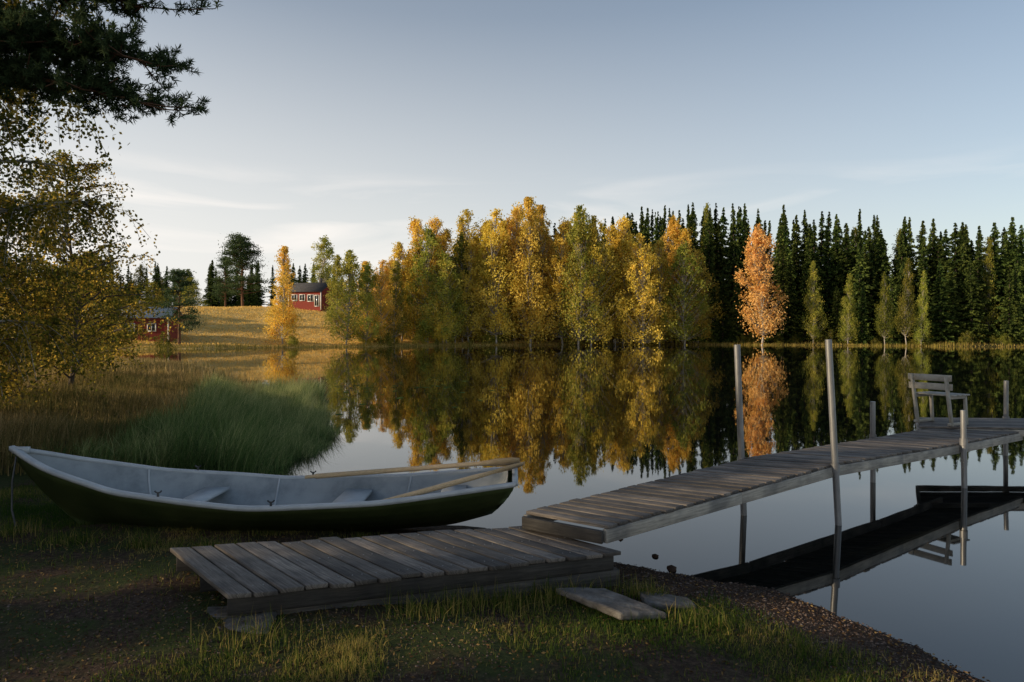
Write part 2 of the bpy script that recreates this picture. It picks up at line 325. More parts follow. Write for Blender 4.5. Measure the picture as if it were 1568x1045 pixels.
for u,v in edge:
    d=112+R.uniform(-2,7) if u>640 else 106+R.uniform(0,5)
    bi(u,v,d,.95,src=R.choice(BV) if R.random()<.85 else R.choice(BG))
for i in range(96):
    u=R.uniform(590,1075);b=float(np.interp(u,[e[0] for e in edge],[e[1] for e in edge]))
    v=b+R.uniform(8,100)
    d=ysho(U(u,110))+R.uniform(2.5,16)
    bi(u,min(v,440),d,.88,src=R.choice(BV) if R.random()<.58 else R.choice(BG+BD[:1]))
for i in range(16):
    u=R.uniform(1060,1900);x=U(u,108);bi(u,R.uniform(335,430),ysho(x)+R.uniform(10,22),.7,src=R.choice(BD))
for u,v,w in [(1245,402,.62),(1298,420,.55),(1355,418,.5),(1388,398,.55),(1410,416,.45),(1512,365,.6),(1082,314,.55)]:
    x=U(u,108);bi(u,v,ysho(x)+1.5 if u not in(1082,1512) else ysho(x)+9,w,src=BD[1] if u in(1355,1388) else BG[1])
ORG=birch('om',20,3.2,61,mat=M_orange,ncl=150,low=.14)
bi(1166,345,110,1.0,src=ORG,parent=None,name='orange_birch_tree')
bi(433,380,97,.8,src=BV[1],parent=None,name='birch_tree')
bi(530,385,100,1.0,src=BG[0],parent=None,name='birch_tree')
bi(560,402,101,.8,src=BG[2],parent=None,name='birch_tree')
bi(583,400,103,.8,src=BV[2],parent=None,name='birch_tree')
bi(493,362,138,1.0,src=BG[2],parent=None,name='birch_tree')
bi(516,392,112,.8,src=BG[1],parent=None,name='birch_tree')
bi(1048,372,113.5,1.0,src=BG[2],parent=None,name='birch_tree')
for u,v,d,s in [(150,430,104,BG[0]),(185,440,100,BD[0]),(235,432,103,BG[1]),(120,420,100,BD[1]),(172,462,86,BD[0]),(300,425,150,BG[0])]: bi(u,v,d,1.1,src=s)
def pi(u,v,d,s,wid,name='pine_tree'):
    x=U(u,d);zb=H1(x,d);put(s,x,d,TH(v,d,zb),14,None,name,wid=wid)
pi(372,362,130,PI[0],1.05);pi(275,415,90,PI[1],1.0);pi(345,395,138,PI[1],.9)
pu=empty('shore_bushes')
bush=birch('bushm',3,1.5,130,leaf=.22,ncl=40,nl=40,mat=M_birchgreen,low=.02,k=.3)
bushd=birch('bushd',3,1.5,131,leaf=.22,ncl=40,nl=40,mat=M_birchdark,low=.02,k=.3)
for i in range(110):
    u=R.uniform(240,1600)
    if 255<u<500 and R.random()<.85: continue
    y=ysho(U(u,105))+R.uniform(1.5,8);put(bushd if (u>1060 or R.random()<.4) else bush,U(u,y),y,R.uniform(.8,2.4),3,pu)
# ---------------------------------------------------------------- reeds, grasses
def blades(name,P,h,w,mat,lean=.25,seg=3,lr=None,parent=None,wind=(0,0)):
    global rng
    n=len(P);az=rng.uniform(0,6.283,n);D=np.stack([np.cos(az),np.sin(az)],1)*np.abs(rng.normal(0,lean,n))[:,None]+np.array(wind)
    sa=rng.uniform(0,6.283,n);S=np.stack([np.cos(sa),np.sin(sa),np.zeros(n)],1)
    h=np.broadcast_to(h,(n,));w=np.broadcast_to(w,(n,))
    rows=[]
    for k in range(seg+1):
        t=k/seg;c=P.copy();c[:,:2]+=D*(h*t**2)[:,None];c[:,2]+=h*t*(1-.25*t*np.minimum(1.6,np.hypot(D[:,0],D[:,1])*2))
        ww=(w*(1-t*.92)*.5)[:,None];rows+= [c-S*ww,c+S*ww]
    V=np.stack(rows,1);m=2*(seg+1)
    base=np.arange(n)*m
    F=np.concatenate([np.stack([base+2*k,base+2*k+1,base+2*k+3,base+2*k+2],1) for k in range(seg)])
    a=rng.random(n) if lr is None else lr
    return build(name,V.reshape(-1,3),F,[mat],None,np.tile(a,seg),parent)
rng=np.random.default_rng(11)
def scatter(n,x0,x1,y0,y1,dlo,dhi,mask=None):
    x=rng.uniform(x0,x1,n);y=rng.uniform(y0,y1,n);d=sdist(x,y);k=(d>dlo)&(d<dhi)
    if mask is not None:k&=mask(x,y)
    x=x[k];y=y[k];return np.stack([x,y,np.maximum(height(x,y),-.12)],1)
P=scatter(150000,-60,110,75,125,-1.0,1.8)
blades('far_shore_reeds',P,rng.uniform(.3,.8,len(P))*(.8+.4*wnoise(P[:,0],P[:,1],.3,44)),.07,M_shore,.15,1)
P=scatter(50000,-60,5,80,135,1,40)
blades('hillside_grass',P,rng.uniform(.1,.3,len(P)),.12,M_field,.3,1)
cx=rng.uniform(-9,-3,5200);cy=rng.uniform(8.8,22,5200);dd=sdist(cx,cy)+.55*wnoise(cx,cy,1.1,23)
k=(dd>-.7)&(dd<1.9)&(rng.random(5200)<np.clip(1.3-cy/30,.25,1));cx=cx[k];cy=cy[k]
PP=[];HH=[];LR=[]
for a,b in zip(cx,cy):
    m=rng.integers(18,60);s=rng.uniform(.04,.11);hb=rng.uniform(.34,.95)*(.80+.3*math.sin(a*1.7+b*.9));base=rng.random()
    PP.append(np.stack([rng.normal(a,s,m),rng.normal(b,s,m)],1));HH.append(hb*rng.uniform(.6,1.18,m));LR.append(np.clip(base*.7+rng.random(m)*.38+(b-11)*.03,0,1))
PP=np.vstack(PP);P=np.stack([PP[:,0],PP[:,1],np.maximum(height(PP[:,0],PP[:,1]),-.12)],1)
blades('reed_bed',P,np.concatenate(HH),.013,M_reed,.38,3,np.concatenate(LR),wind=(.24,-.12))
P=scatter(200000,-17,-4.2,8.6,40,.9,9,lambda x,y:(x<-.3*y)&(rng.random(len(x))<np.clip(1.3-y/40,.25,1)))
hh=rng.uniform(.2,.6,len(P))*(.75+.5*wnoise(P[:,0],P[:,1],.9,24))
lr=np.clip(.4+.5*wnoise(P[:,0],P[:,1],.6,25)+rng.normal(0,.25,len(P)),0,1)
blades('bank_grass',P,hh,.014,M_dry,.4,2,lr,wind=(.1,0))
P=scatter(60000,-45,-5,24,70,-.3,12)
blades('inlet_reeds',P,rng.uniform(.2,.6,len(P)),.04,M_dry,.2,2)
def gm(x,y):
    d=sdist(x,y)+.4*wnoise(x,y,2.2,37)
    m=wnoise(x,y,1.9,31)*1.5+.32+.2*np.clip(x,-2,2)*(y<5)-(.8*((x<-1.2)&(y<4.6)))
    return rng.random(len(x))<np.clip(m,0.05,1)*np.clip((d-.5)/.6,0,1)
P=scatter(380000,-6,3.0,2.6,8.6,.3,8,gm)
n=len(P);tuft=wnoise(P[:,0],P[:,1],6,33)
hh=rng.uniform(.012,.05,n)*(1+1.3*np.clip(tuft,0,1));lr=np.clip(.36+.6*wnoise(P[:,0],P[:,1],1.6,35)+rng.normal(0,.25,n),0,1)
blades('lawn_grass',P,hh,.005,M_grass,.7,2,lr)
T=[]
tc=[(-1.9,5.35),(-1.5,5.45),(-1.2,5.5),(-.9,5.6),(-.6,5.75),(-.2,4.75),(-.05,4.7),(.15,4.85),(.3,4.8),(.55,4.9),(.85,5.0),(-.6,4.35),(-1.45,3.85),(1.0,4.95),(-.35,4.5),(-.1,5.9),(-2.4,5.6),(-3.1,5.7),(-3.8,5.75),(1.25,4.35),(-4.4,6.0),(.0,4.55)]
for cx,cy in tc:
    m=R.randint(70,230);s=R.uniform(.04,.12);x=rng.normal(cx,s*1.6,m);y=rng.normal(cy,s,m);T.append(np.stack([x,y,height(x,y)],1))
T=np.vstack(T);blades('grass_tufts',T,rng.uniform(.05,.2,len(T)),.006,M_grass,.55,3)
P=scatter(9000,-5,3,2.6,6.2,.02,6);A=Acc();k=len(P);P[:,2]+=.008
ax=rng.normal(size=(k,3));ax[:,2]*=.2
A.leaves(P,rng.uniform(.012,.032,k),.012,0,None,ax);A.make('fallen_leaves',[M_litter])
def pebbles(name,P,s,mat):
    me=bpy.data.meshes.new('t');import bmesh
    bm=bmesh.new();bmesh.ops.create_icosphere(bm,subdivisions=1,radius=1);bv=np.array([v.co[:] for v in bm.verts]);bf=np.array([[v.index for v in f.verts] for f in bm.faces]);bm.free()
    n=len(P);sc=s[:,None]*rng.uniform(.6,1.3,(n,3))*np.array([1,1,.55])
    V=P[:,None,:]+bv[None]*sc[:,None,:]*rng.uniform(.85,1.15,(n,len(bv),1));F=(bf[None]+(np.arange(n)*len(bv))[:,None,None]).reshape(-1,3)
    build(name,V.reshape(-1,3),F,[mat],None,np.repeat(rng.random(n),len(bf)),smoothf=True)
M_peb=leafmat('pebbles',[(.035,.022,.016),(.085,.056,.042),(.19,.15,.13)],0,.05,.0)
P=scatter(22000,.5,3.4,2.6,6.1,-.12,.95);pebbles('shore_gravel',P,rng.uniform(.003,.012,len(P))*rng.uniform(.6,1.2,len(P)),M_peb)
P=scatter(7000,-4.5,0,2.6,4.6,.5,8);pebbles('gravel',P,rng.uniform(.003,.009,len(P)),M_peb)
# ---------------------------------------------------------------- planks helper
class Planks:
    def __init__(s): s.V=[];s.F=[];s.uv=[];s.a=[];s.m=[];s.k=0
    def hexa(s,tq,T,m=0,a=None,jz=0):
        tq=np.array(tq,float);tq[:,2]+=jz;b=tq-np.array([0,0,T]);V=np.vstack([tq,b]);o=s.k
        Fs=[[0,1,2,3],[7,6,5,4],[0,4,5,1],[1,5,6,2],[2,6,7,3],[3,7,4,0]]
        L=np.linalg.norm(tq[1]-tq[0]);W=np.linalg.norm(tq[3]-tq[0]);ro=rng.uniform(0,40,2);aa=rng.random() if a is None else a
        UV={0:(0,0),1:(L,0),2:(L,W),3:(0,W),4:(0,-T),5:(L,-T),6:(L,W+T),7:(0,W+T)}
        for f in Fs:
            s.F.append([i+o for i in f]);s.m.append(m);s.a.append(aa)
            for i in f:
                x,y=UV[i]; s.uv.append((x+ro[0],y+ro[1]))
        s.V+=list(V);s.k+=8
    def beam(s,p,q,w,T,m=0,a=None):
        p=np.array(p,float);q=np.array(q,float);d=q-p;n=np.array([-d[1],d[0],0]);n/=np.linalg.norm(n)
        s.hexa([p-n*w/2,q-n*w/2,q+n*w/2,p+n*w/2],T,m,a)
    def make(s,name,mats,parent=None,bev=.004):
        F=np.array(s.F);ob=build(name,np.array(s.V),F,mats,s.m,s.a,parent,uv=s.uv)
        if bev:
            b=ob.modifiers.new('b','BEVEL');b.width=bev;b.segments=2;b.limit_method='ANGLE'
        return ob
def lerp(a,b,t): return np.array(a,float)*(1-t)+np.array(b,float)*t
land=empty('wooden_landing')
A0=(-2.52,5.0,.42);B0=(-1.73,4.11,.42);C0=(.835,5.16,.35);D0=(.10,5.82,.36)
pk=Planks();n=18
for i in range(n):
    t0=i/n+.0026+rng.uniform(0,.001);t1=(i+1)/n-.0026-rng.uniform(0,.001)
    j=rng.normal(0,.016);k=rng.normal(0,.016)
    a0=lerp(A0,D0,t0);a1=lerp(A0,D0,t1);b0=lerp(B0,C0,t0);b1=lerp(B0,C0,t1)
    dv=(b0-a0)/np.linalg.norm(b0-a0);tl=rng.normal(0,.0025)
    pk.hexa([a0+dv*j,b0+dv*k,b1+dv*k+(0,0,tl),a1+dv*j+(0,0,tl)],.03,jz=rng.normal(0,.003))
pk.make('planks',[M_deck],land,.005)
pk=Planks()
for f in (.06,.5,.93):
    p=lerp(A0,B0,f);q=lerp(D0,C0,f);p=p+(q-p)*.015;q=q-(q-p)*.01;p[2]-=.036;q[2]-=.036;pk.beam(p,q,.07,.11)
p=lerp(B0,A0,.12);q=lerp(C0,D0,.12);p[2]-=.150;q[2]-=.150;pk.beam(p,q+np.array([.05,0,0]),.12,.12,0,1.0)
pk.make('bearers',[M_darkbeam],land,.006)
A=Acc()
for i in range(n):
    for f in (.09,.5,.9):
        for w in (.3,.7):
            p=lerp(lerp(A0,D0,(i+w)/n),lerp(B0,C0,(i+w)/n),f);A.tube([p+(0,0,-.01),p+(0,0,.0045)],[.005,.005],0,6,cap=True)
A.make('nails',[M_steel],land)
def stone(name,quad,T,mat=M_stone,parent=None):
    q=np.array(quad,float);V=list(q)+list(q-np.array([0,0,T]));F=[[0,1,2,3],[7,6,5,4],[0,4,5,1],[1,5,6,2],[2,6,7,3],[3,7,4,0]]
    ob=build(name,V,F,[mat],parent=parent)
    b=ob.modifiers.new('b','BEVEL');b.width=min(T*.3,.02);b.segments=2
    s=ob.modifiers.new('s','SUBSURF');s.subdivision_type='SIMPLE';s.levels=3;s.render_levels=3
    tx=bpy.data.textures.new(name,'CLOUDS');tx.noise_scale=.12;d=ob.modifiers.new('d','DISPLACE');d.texture=tx;d.strength=.02;d.texture_coords='GLOBAL'
    return ob
stone('footing_stone',[(-1.95,4.35,.26),(-1.85,3.93,.25),(-1.42,3.98,.25),(-1.5,4.4,.26)],.2,parent=land)
stone('stone_slab',[(.30,4.80,.215),(.70,4.38,.20),(1.02,4.47,.17),(.66,4.86,.19)],.05)
stone('flat_stone',[(.92,5.0,.12),(.93,4.72,.14),(1.28,4.70,.115),(1.27,4.92,.1)],.09)
# ---------------------------------------------------------------- pier
pier=empty('wooden_pier')
FE=np.array([(.72,5.31,.50),(3.4,7.17,.635),(5.8,8.88,.57),(7.5,10.05,.56)]);BE=np.array([(.11,5.70,.51),(2.60,7.46,.64),(4.90,9.08,.62),(6.45,10.25,.60)])
def ed(E,t):
    k=np.array([0,.39,.74,1.0])
    return np.array([np.interp(t,k,E[:,i]) for i in range(3)])
pk=Planks();n=66
for i in range(n):
    t0=i/n+.0016;t1=(i+1)/n-.0016;j=rng.normal(0,.006)
    a0=ed(BE,t0);a1=ed(BE,t1);b0=ed(FE,t0);b1=ed(FE,t1);dv=(b0-a0)/np.linalg.norm(b0-a0)
    pk.hexa([a0+dv*(j-.01),b0+dv*(j+.015),b1+dv*(j+.015),a1+dv*(j-.01)],.028,jz=rng.normal(0,.0018))
pk.make('planks',[M_deck],pier,.004)
pk=Planks();ks=[0,.2,.388,.392,.56,.738,.742,.87,1.0]
for E in (FE,BE):
    for i in range(len(ks)-1):
        if ks[i+1]-ks[i]<.01: continue
        p=ed(E,ks[i]);q=ed(E,ks[i+1]);p=p-(0,0,.031);q=q-(0,0,.031);pk.beam(p,q,.045,.105,0,1.0)
p=ed(BE,.001)-(0,0,.031);q=ed(FE,.001)-(0,0,.031);e=np.array([-.03,-.045,0])
pk.beam(p+e*0.9,q+e*.9,.035,.10,1,.3)
pk.make('side_beams',[M_beam,M_darkbeam],pier,.004)
pk=Planks()
quad_l=[np.array((5.98,10.02,.615)),np.array((6.62,11.15,.61))];quad_r=[np.array((10.0,9.95,.575)),np.array((10.4,11.0,.59))]
for i in range(9):
    t0=i/9+.006;t1=(i+1)/9-.006
    pk.hexa([lerp(*quad_l,t0),lerp(*quad_r,t0),lerp(*quad_r,t1),lerp(*quad_l,t1)],.028,jz=.012)
for (p,q) in ((quad_l[0],quad_r[0]),(quad_l[1],quad_r[1]),(quad_l[0],quad_l[1]),(lerp(*[quad_l[0],quad_r[0]],.5),lerp(*[quad_l[1],quad_r[1]],.5))):
    pk.beam(np.array(p)-(0,0,.022),np.array(q)-(0,0,.022),.05,.09,1,.8)
pk.make('end_platform',[M_deck,M_beam],pier,.004)
A=Acc()
posts=[((2.46,7.46,1.87),(2.60,7.52,-1.2)),((3.30,7.12,1.93),(3.46,7.10,-1.2)),((5.83,8.82,1.0),(5.85,8.80,-1.3)),((4.83,9.14,1.08),(4.84,9.15,-1.3)),((8.05,11.12,1.22),(8.05,11.15,-1.4))]
for p,q in posts:
    A.tube([p,q],[.034,.034],0,14,cap=True)
    zz=.60;t=(p[2]-zz)/(p[2]-q[2]);c=lerp(p,q,t);A.tube([c+(0,0,.04),c-(0,0,.05)],[.046,.046],0,14)
ob=A.make('steel_posts',[M_steel],pier,smoothf=True)
bench=empty('garden_bench');A=Acc()
o=np.array((6.18,10.50,.625));e1=np.array((.30,-.56,0));L=.60;e1=e1/np.linalg.norm(e1);zz=np.array([0,0,1.])
e2=np.array([.88,.47,0])
for s in (.05,L-.05):
    b=o+e1*s
    p0=b+e2*.02;p1=b-e2*.13+zz*.75
    ax=(p1-p0)/2;A.box((p0+p1)/2,e1*.018,e2*.028,ax)
    f0=b+e2*.40;f1=b+e2*.36+zz*.43;A.box((f0+f1)/2,e1*.018,e2*.025,(f1-f0)/2)
    A.box(b+e2*.17+zz*.42,e1*.016,e2*.21,zz*.022)
    A.box(b+e2*.16+zz*.03,e1*.016,e2*.22,zz*.02)
for k in range(4): A.box(o+e1*L/2+e2*(.03+.11*k)+zz*.452,e1*(L/2),e2*.047,zz*.011)
for k in range(2):
    h=.58+.13*k;A.box(o+e1*L/2-e2*(.13*h/.77-.01)+zz*h,e1*(L/2+.02),e2*.011,zz*.048)
ob=A.make('frame_and_slats',[noisemat('bench_wood',[(.24,.22,.18),(.46,.43,.37)],5,.7,.2)],bench);b=ob.modifiers.new('b','BEVEL');b.width=.004
# ---------------------------------------------------------------- rowing boat
boat=empty('rowing_boat')
def cs(xs,ys,s):
    S=np.linspace(0,1,401);v=np.interp(S,xs,ys);k=np.hanning(41);k/=k.sum();vp=np.concatenate([2*v[0]-v[20:0:-1],v,2*v[-1]-v[-2:-22:-1]]);v=np.convolve(vp,k,'valid');return np.interp(s,S,v)
bs=lambda s:cs([0,.05,.12,.25,.4,.55,.7,.85,1],[.0,.16,.31,.50,.62,.66,.62,.53,.40],s)
gs=lambda s:cs([0,.1,.25,.5,.75,1],[.90,.74,.57,.44,.46,.57],s)
ksf=lambda s:cs([0,.1,.3,.7,.9,1],[.14,.09,.06,.04,.08,.17],s)
def hp(s,t,side,off=0.):
    g=gs(s);k=ksf(s);b=max(bs(s),.012)+off
    e=.95-.45*min(1,s*3);y=b*t**e
    x=-4.80+4.83*s+(1-t)**1.4*(.68*(1-s)**4-.28*s**5);yc=6.55+.3*s
    return (x,yc+side*max(y,0.004 if off>=0 else 0),k+(g-k)*t)
NS=70;ns=6;V=[];F=[];MI=[]
rows=[]
for j in range(ns):
    t0=j/ns;t1=(j+1)/ns;rows+=[(t0**1.1,.024 if j>0 else 0),(t1**1.1,0)]
for side in (-1,1):
    base=len(V)
    for i in range(NS+1):
        s=i/NS
        for t,o_ in rows: V.append(hp(s,max(t,.0),side,o_*min(1,s*8)))
    m=len(rows)
    for i in range(NS):
        for j in range(m-1):
            q=[base+i*m+j,base+(i+1)*m+j,base+(i+1)*m+j+1,base+i*m+j+1]
            F.append(q if side<0 else q[::-1]);MI.append(0)
m=len(rows);B1=NS*m;B2=(NS+1)*m+NS*m
for j in range(m-1): F.append([B1+j,B2+j,B2+j+1,B1+j+1]);MI.append(0)
ni=14
for side in (-1,1):
    base=len(V)
    for i in range(NS+1):
        s=.02+.965*i/NS
        for j in range(ni+1):
            t=.12+.88*j/ni;x,y,z=hp(s,t,side,-.03);V.append((x,y,z+.004))
    m=ni+1
    for i in range(NS):
        for j in range(ni): F.append([base+i*m+j,base+i*m+j+1,base+(i+1)*m+j+1,base+(i+1)*m+j]);MI.append(1)
b1=len(V)-2*(NS+1)*m;b2=len(V)-(NS+1)*m
for i in range(NS): F.append([b1+i*m,b2+i*m,b2+(i+1)*m,b1+(i+1)*m]);MI.append(1)
for j in range(m-1): F.append([b1+NS*m+j,b2+NS*m+j,b2+NS*m+j+1,b1+NS*m+j+1]);MI.append(1)
build('hull',V,np.array(F),[M_hull,M_hullin],MI,parent=boat)
A=Acc()
for side in (-1,1):
    G=np.array([hp(i/90,1,side,-.012) for i in range(91)]);nrm=np.gradient(G,axis=0);nn=np.stack([nrm[:,1],-nrm[:,0],0*nrm[:,0]],1);nn/=np.linalg.norm(nn,axis=1,keepdims=True)
    hw=.026;hz=.016;rr=[G+nn*hw+(0,0,hz),G-nn*hw+(0,0,hz),G-nn*hw-(0,0,hz*1.5),G+nn*hw-(0,0,hz*1.5)]
    VV=np.stack(rr,1).reshape(-1,3);ii=np.arange(91*4).reshape(91,4);q=np.stack([ii[:-1],np.roll(ii,-1,1)[:-1],np.roll(ii,-1,1)[1:],ii[1:]],-1).reshape(-1,4);A.add(VV,q,0)
pp=hp(1,1,-1);p2=hp(1,1,1);A.box(((pp[0]+p2[0])/2,(pp[1]+p2[1])/2,pp[2]-.0),(.028,0,0),(0,.39,0),(0,0,.022))
c=hp(.012,1,1);A.box((c[0]+.03,6.555,c[2]-.005),(.07,0,0),(0,.028,0),(0,0,.028))
A.make('gunwale',[M_rail],boat)
A=Acc()
for s,w,dz in ((.66,.14,.12),(.87,.12,.13),(.36,.12,.13)):
    x=-4.8+4.83*s;yc=6.55+.3*s;g=gs(s);kk=ksf(s);hb=(bs(s)-.035)*((g-dz-kk-.02)/(g-kk))**.52
    A.box((x,yc,g-dz),(w,0,0),(0,hb,0),(0,0,.014))
    A.box((x,yc,g-dz-.08),(.02,0,0),(0,hb*.45,0),(0,0,.062))
for k in range(-1,2): A.box((-1.9,6.73+.11*k,.155),(1.2,.07,0),(0,.047,0),(0,0,.008))
for s in (.22,.48,.77):
    for side in (-1,1):
        pts=[]
        for t in np.linspace(.22,.97,8):
            x,y,z=hp(s,t,side,-.036);pts.append((x,y,z+.004))
        A.tube(pts,.011,0,5)
ob=A.make('thwarts',[M_rail],boat)
A=Acc()
for s,side in ((.55,1),(.55,-1),(.31,1),(.34,-1)):
    x,y,z=hp(s,1,side,-.01);A.tube([(x,y,z),(x,y,z+.05)],[.012,.01],0,8);th=np.linspace(-2.6,-.5,9)
    A.tube([(x+.035*math.cos(t),y,z+.085+.035*math.sin(t)) for t in th],.007,0,6)
A.tube([(-4.72,6.5,.82),(-4.70,6.42,.6),(-4.66,6.36,.35),(-4.6,6.33,.2)],.009,0,5)
A.make('oarlocks_and_chain',[noisemat('dark_steel',[(.05,.05,.05),(.12,.12,.12)],8,.5,.1,metal=.6)],boat,smoothf=True)
def oar(p,q,name,roll=0):
    p=np.array(p,float);q=np.array(q,float);d=(q-p);Ln=np.linalg.norm(d);d/=Ln;A=Acc()
    A.tube([p,p+d*.10,p+d*.11,p+d*(Ln-.55),p+d*(Ln-.3)],[.019,.019,.027,.025,.017],0,10,cap=True)
    sd=np.cross(d,[0,0,1]);sd/=np.linalg.norm(sd);up=np.cross(sd,d);sd2=sd*math.cos(roll)+up*math.sin(roll);up2=np.cross(sd2,d)
    ss=np.linspace(0,1,9);wd=np.interp(ss,[0,.25,.6,.95,1],[.018,.045,.075,.072,.05]);rowsv=[]
    for s,w in zip(ss,wd):
        c=p+d*(Ln-.55+.55*s);th=.016*(1-s)+.006;rowsv.append([c-sd2*w,c+up2*th,c+sd2*w,c-up2*th])
    VV=np.array(rowsv).reshape(-1,3);ii=np.arange(36).reshape(9,4);qd=np.stack([ii[:-1],np.roll(ii,-1,1)[:-1],np.roll(ii,-1,1)[1:],ii[1:]],-1).reshape(-1,4);A.add(VV,np.vstack([qd,[ii[-1]]]),0)
    return A.make(name,[M_oar])
oar((-2.15,7.10,.50),(.08,7.16,.66),'oar',.75);oar((-1.30,6.22,.42),(.12,6.84,.69),'oar',.6)
# ---------------------------------------------------------------- houses
def house(name,x,y,rot,w,dp,hw,hr,wall,roof,wins,trim=M_white,zoff=0):
    e=empty(name,(x,y,H1(x,y)+zoff));e.rotation_euler=(0,0,rot)
    A=Acc();hx=w/2;hy=dp/2
    V=[(-hx,-hy,-1.2),(hx,-hy,-1.2),(hx,hy,-1.2),(-hx,hy,-1.2),(-hx,-hy,hw),(hx,-hy,hw),(hx,hy,hw),(-hx,hy,hw),(-hx,0,hw+hr),(hx,0,hw+hr)]
    F=[(0,1,5,4),(2,3,7,6),(1,2,6,9,5),(3,0,4,8,7)];build('walls',V,[list(f) for f in F],[wall],parent=e)
    o=.4;t=.12;sl=hr/hy
    for s in (-1,1):
        zb=hw-o*sl+.03
        V=[(-hx-o,s*(hy+o),zb),(hx+o,s*(hy+o),zb),(hx+o,0,hw+hr+.03),(-hx-o,0,hw+hr+.03)];V+=[(a,b,c+t) for a,b,c in V];build('roof',V,np.array([[0,1,2,3],[4,5,6,7],[0,1,5,4],[1,2,6,5],[3,0,4,7]]),[roof],parent=e)
    A.box((hx*.4,.3,hw+hr+.4),(.25,0,0),(0,.25,0),(0,0,.6),2)
    for (wx,wz,ww,wh) in wins:
        A.box((wx,-hy-.03,wz),(ww/2,0,0),(0,.02,0),(0,0,wh/2),1)
        for sx in(-1,1): A.box((wx+sx*(ww/2+.05),-hy-.05,wz),(.06,0,0),(0,.04,0),(0,0,wh/2+.1),0)
        for sz in(-1,1): A.box((wx,-hy-.05,wz+sz*(wh/2+.05)),(ww/2,0,0),(0,.038,0),(0,0,.06),0)
        A.box((wx,-hy-.055,wz),(.03,0,0),(0,.03,0),(0,0,wh/2),0)
    for sx in(-1,1): A.box((sx*(hx),-hy-.03,hw/2-.3),(.08,0,0),(0,.05,0),(0,0,hw/2+.25),0)
    A.make('windows_and_trim',[trim,M_glass,M_stone],e)
house('red_house',U(480,128),128,-.25,6.6,6,2.9,1.6,M_red,M_roof,[(-2.1,1.7,1,1),(-.5,1.7,1,1),(1.2,1.6,1.1,1.1),(2.5,1.1,.8,1.9)],zoff=.3)
house('red_barn',U(180,93),93,.2,14.5,6,2.8,1.3,M_red,M_proof,[(5.2,1.4,.9,.9),(2.6,1.4,.9,.9),(-1.5,1.2,1.4,2)],zoff=-.4)
house('brown_cabin',U(948,121),121,.1,4.6,4,2.7,1.3,M_brown,M_roof,[(-.9,1.5,.9,1.1),(1,1.5,.9,1.1)])
j=Planks();x0=U(948,113)
for i in range(8): j.hexa([(x0-.7+.18*i,112.2,.45),(x0-.7+.18*i,114.8,.45),(x0-.54+.18*i,114.8,.45),(x0-.54+.18*i,112.2,.45)],.04)
for dx in(-.7,.7):
    for yy in (112.4,114): j.hexa([(x0+dx-.06,yy,1.0),(x0+dx+.06,yy,1.0),(x0+dx+.06,yy+.12,1.0),(x0+dx-.06,yy+.12,1.0)],1.6,1)
j.make('small_jetty',[M_beam,M_beam],None,0)
# ---------------------------------------------------------------- near left trees
def weeping(name,x,y,h,r,seed,nst,mat,low=.15,leaf=.065,per=55,limbs=45,slen=(.5,1.5),bark=M_birchbark,tr=.016):
    global rng; rng=np.random.default_rng(seed);A=Acc();zb=H1(x,y)-.1
    n=9;tz=np.linspace(0,h*.97,n);off=np.cumsum(rng.normal(0,.01*h,(n,2)),0);off-=off[0];tp=np.stack([off[:,0],off[:,1],tz],1);A.tube(tp,np.linspace(tr*h,.003*h,n),0,10)
    ends=[]
    for i in range(limbs):
        f=low+(.97-low)*(i+rng.random())/limbs;th=rng.uniform(0,6.28);env=((1-f)**.5)*min(1,(f-low+.2)/.3)*1.25;Rr=r*env*rng.uniform(.6,1.1)
        b=np.array([np.interp(f*h,tz,tp[:,0]),np.interp(f*h,tz,tp[:,1]),f*h]);u=np.linspace(0,1,7)
        P=b+np.stack([np.cos(th+.3*u)*Rr*u,np.sin(th+.3*u)*Rr*u,Rr*(.7*u-.35*u**2)],1)+rng.normal(0,.05,(7,3));P[0]=b
        A.tube(P,np.linspace(.0042*h,.001*h,7),0,5);ends.append(P)
    C=[];LR=[]
    for i in range(nst):
        P=ends[rng.integers(len(ends))];u=rng.uniform(.25,1.05);k=min(5,int(u*6));p=P[k]*(1-(u*6-k))+P[k+1]*(u*6-k) if u<1 else P[6]
        ln=rng.uniform(*slen);d=rng.normal(0,.4,3);m=int(per*ln*rng.uniform(.5,1.2))+3;t=np.linspace(0,1,m)
        cur=p+np.stack([d[0]*t**.6*ln,d[1]*t**.6*ln,-.85*ln*t**1.5+.35*abs(d[2])*t],1)
        A.tube(cur[::max(1,m//4)],.004,0,3)
        C.append(cur+rng.normal(0,.055,(m,3)));LR.append(np.clip(rng.random()*.75+rng.random(m)*.4,0,1))
    C=np.vstack(C);A.leaves(C,leaf*rng.uniform(.7,1.3,len(C)),leaf*.75,1,np.concatenate(LR))
    ob=A.make(name,[bark,mat]);ob.location=(x,y,zb);return ob
weeping('birch_tree',-9.3,10.2,12.5,2.75,201,4200,M_nleaf,low=.08,leaf=.068,per=42,limbs=95)
weeping('alder_tree',-12.0,18.5,6.6,2.5,203,850,M_nleaf,low=.05,leaf=.08,per=22,limbs=70,slen=(.25,.7),bark=M_bark,tr=.010)
weeping('rowan_tree',-10.6,12.8,4.6,2.0,204,1300,M_nleaf,low=.05,leaf=.06,per=34,limbs=60,slen=(.3,.8),bark=M_bark,tr=.009)
weeping('alder_shrub',-14.2,22,4.2,2.4,205,900,M_nleaf,low=.04,leaf=.09,per=24,limbs=46,slen=(.3,.8),bark=M_bark,tr=.010)
weeping('willow_shrub',-17.2,27,3.8,2.4,206,700,M_nleaf,low=.04,leaf=.1,per=22,limbs=46,slen=(.3,.8),bark=M_bark,tr=.010)
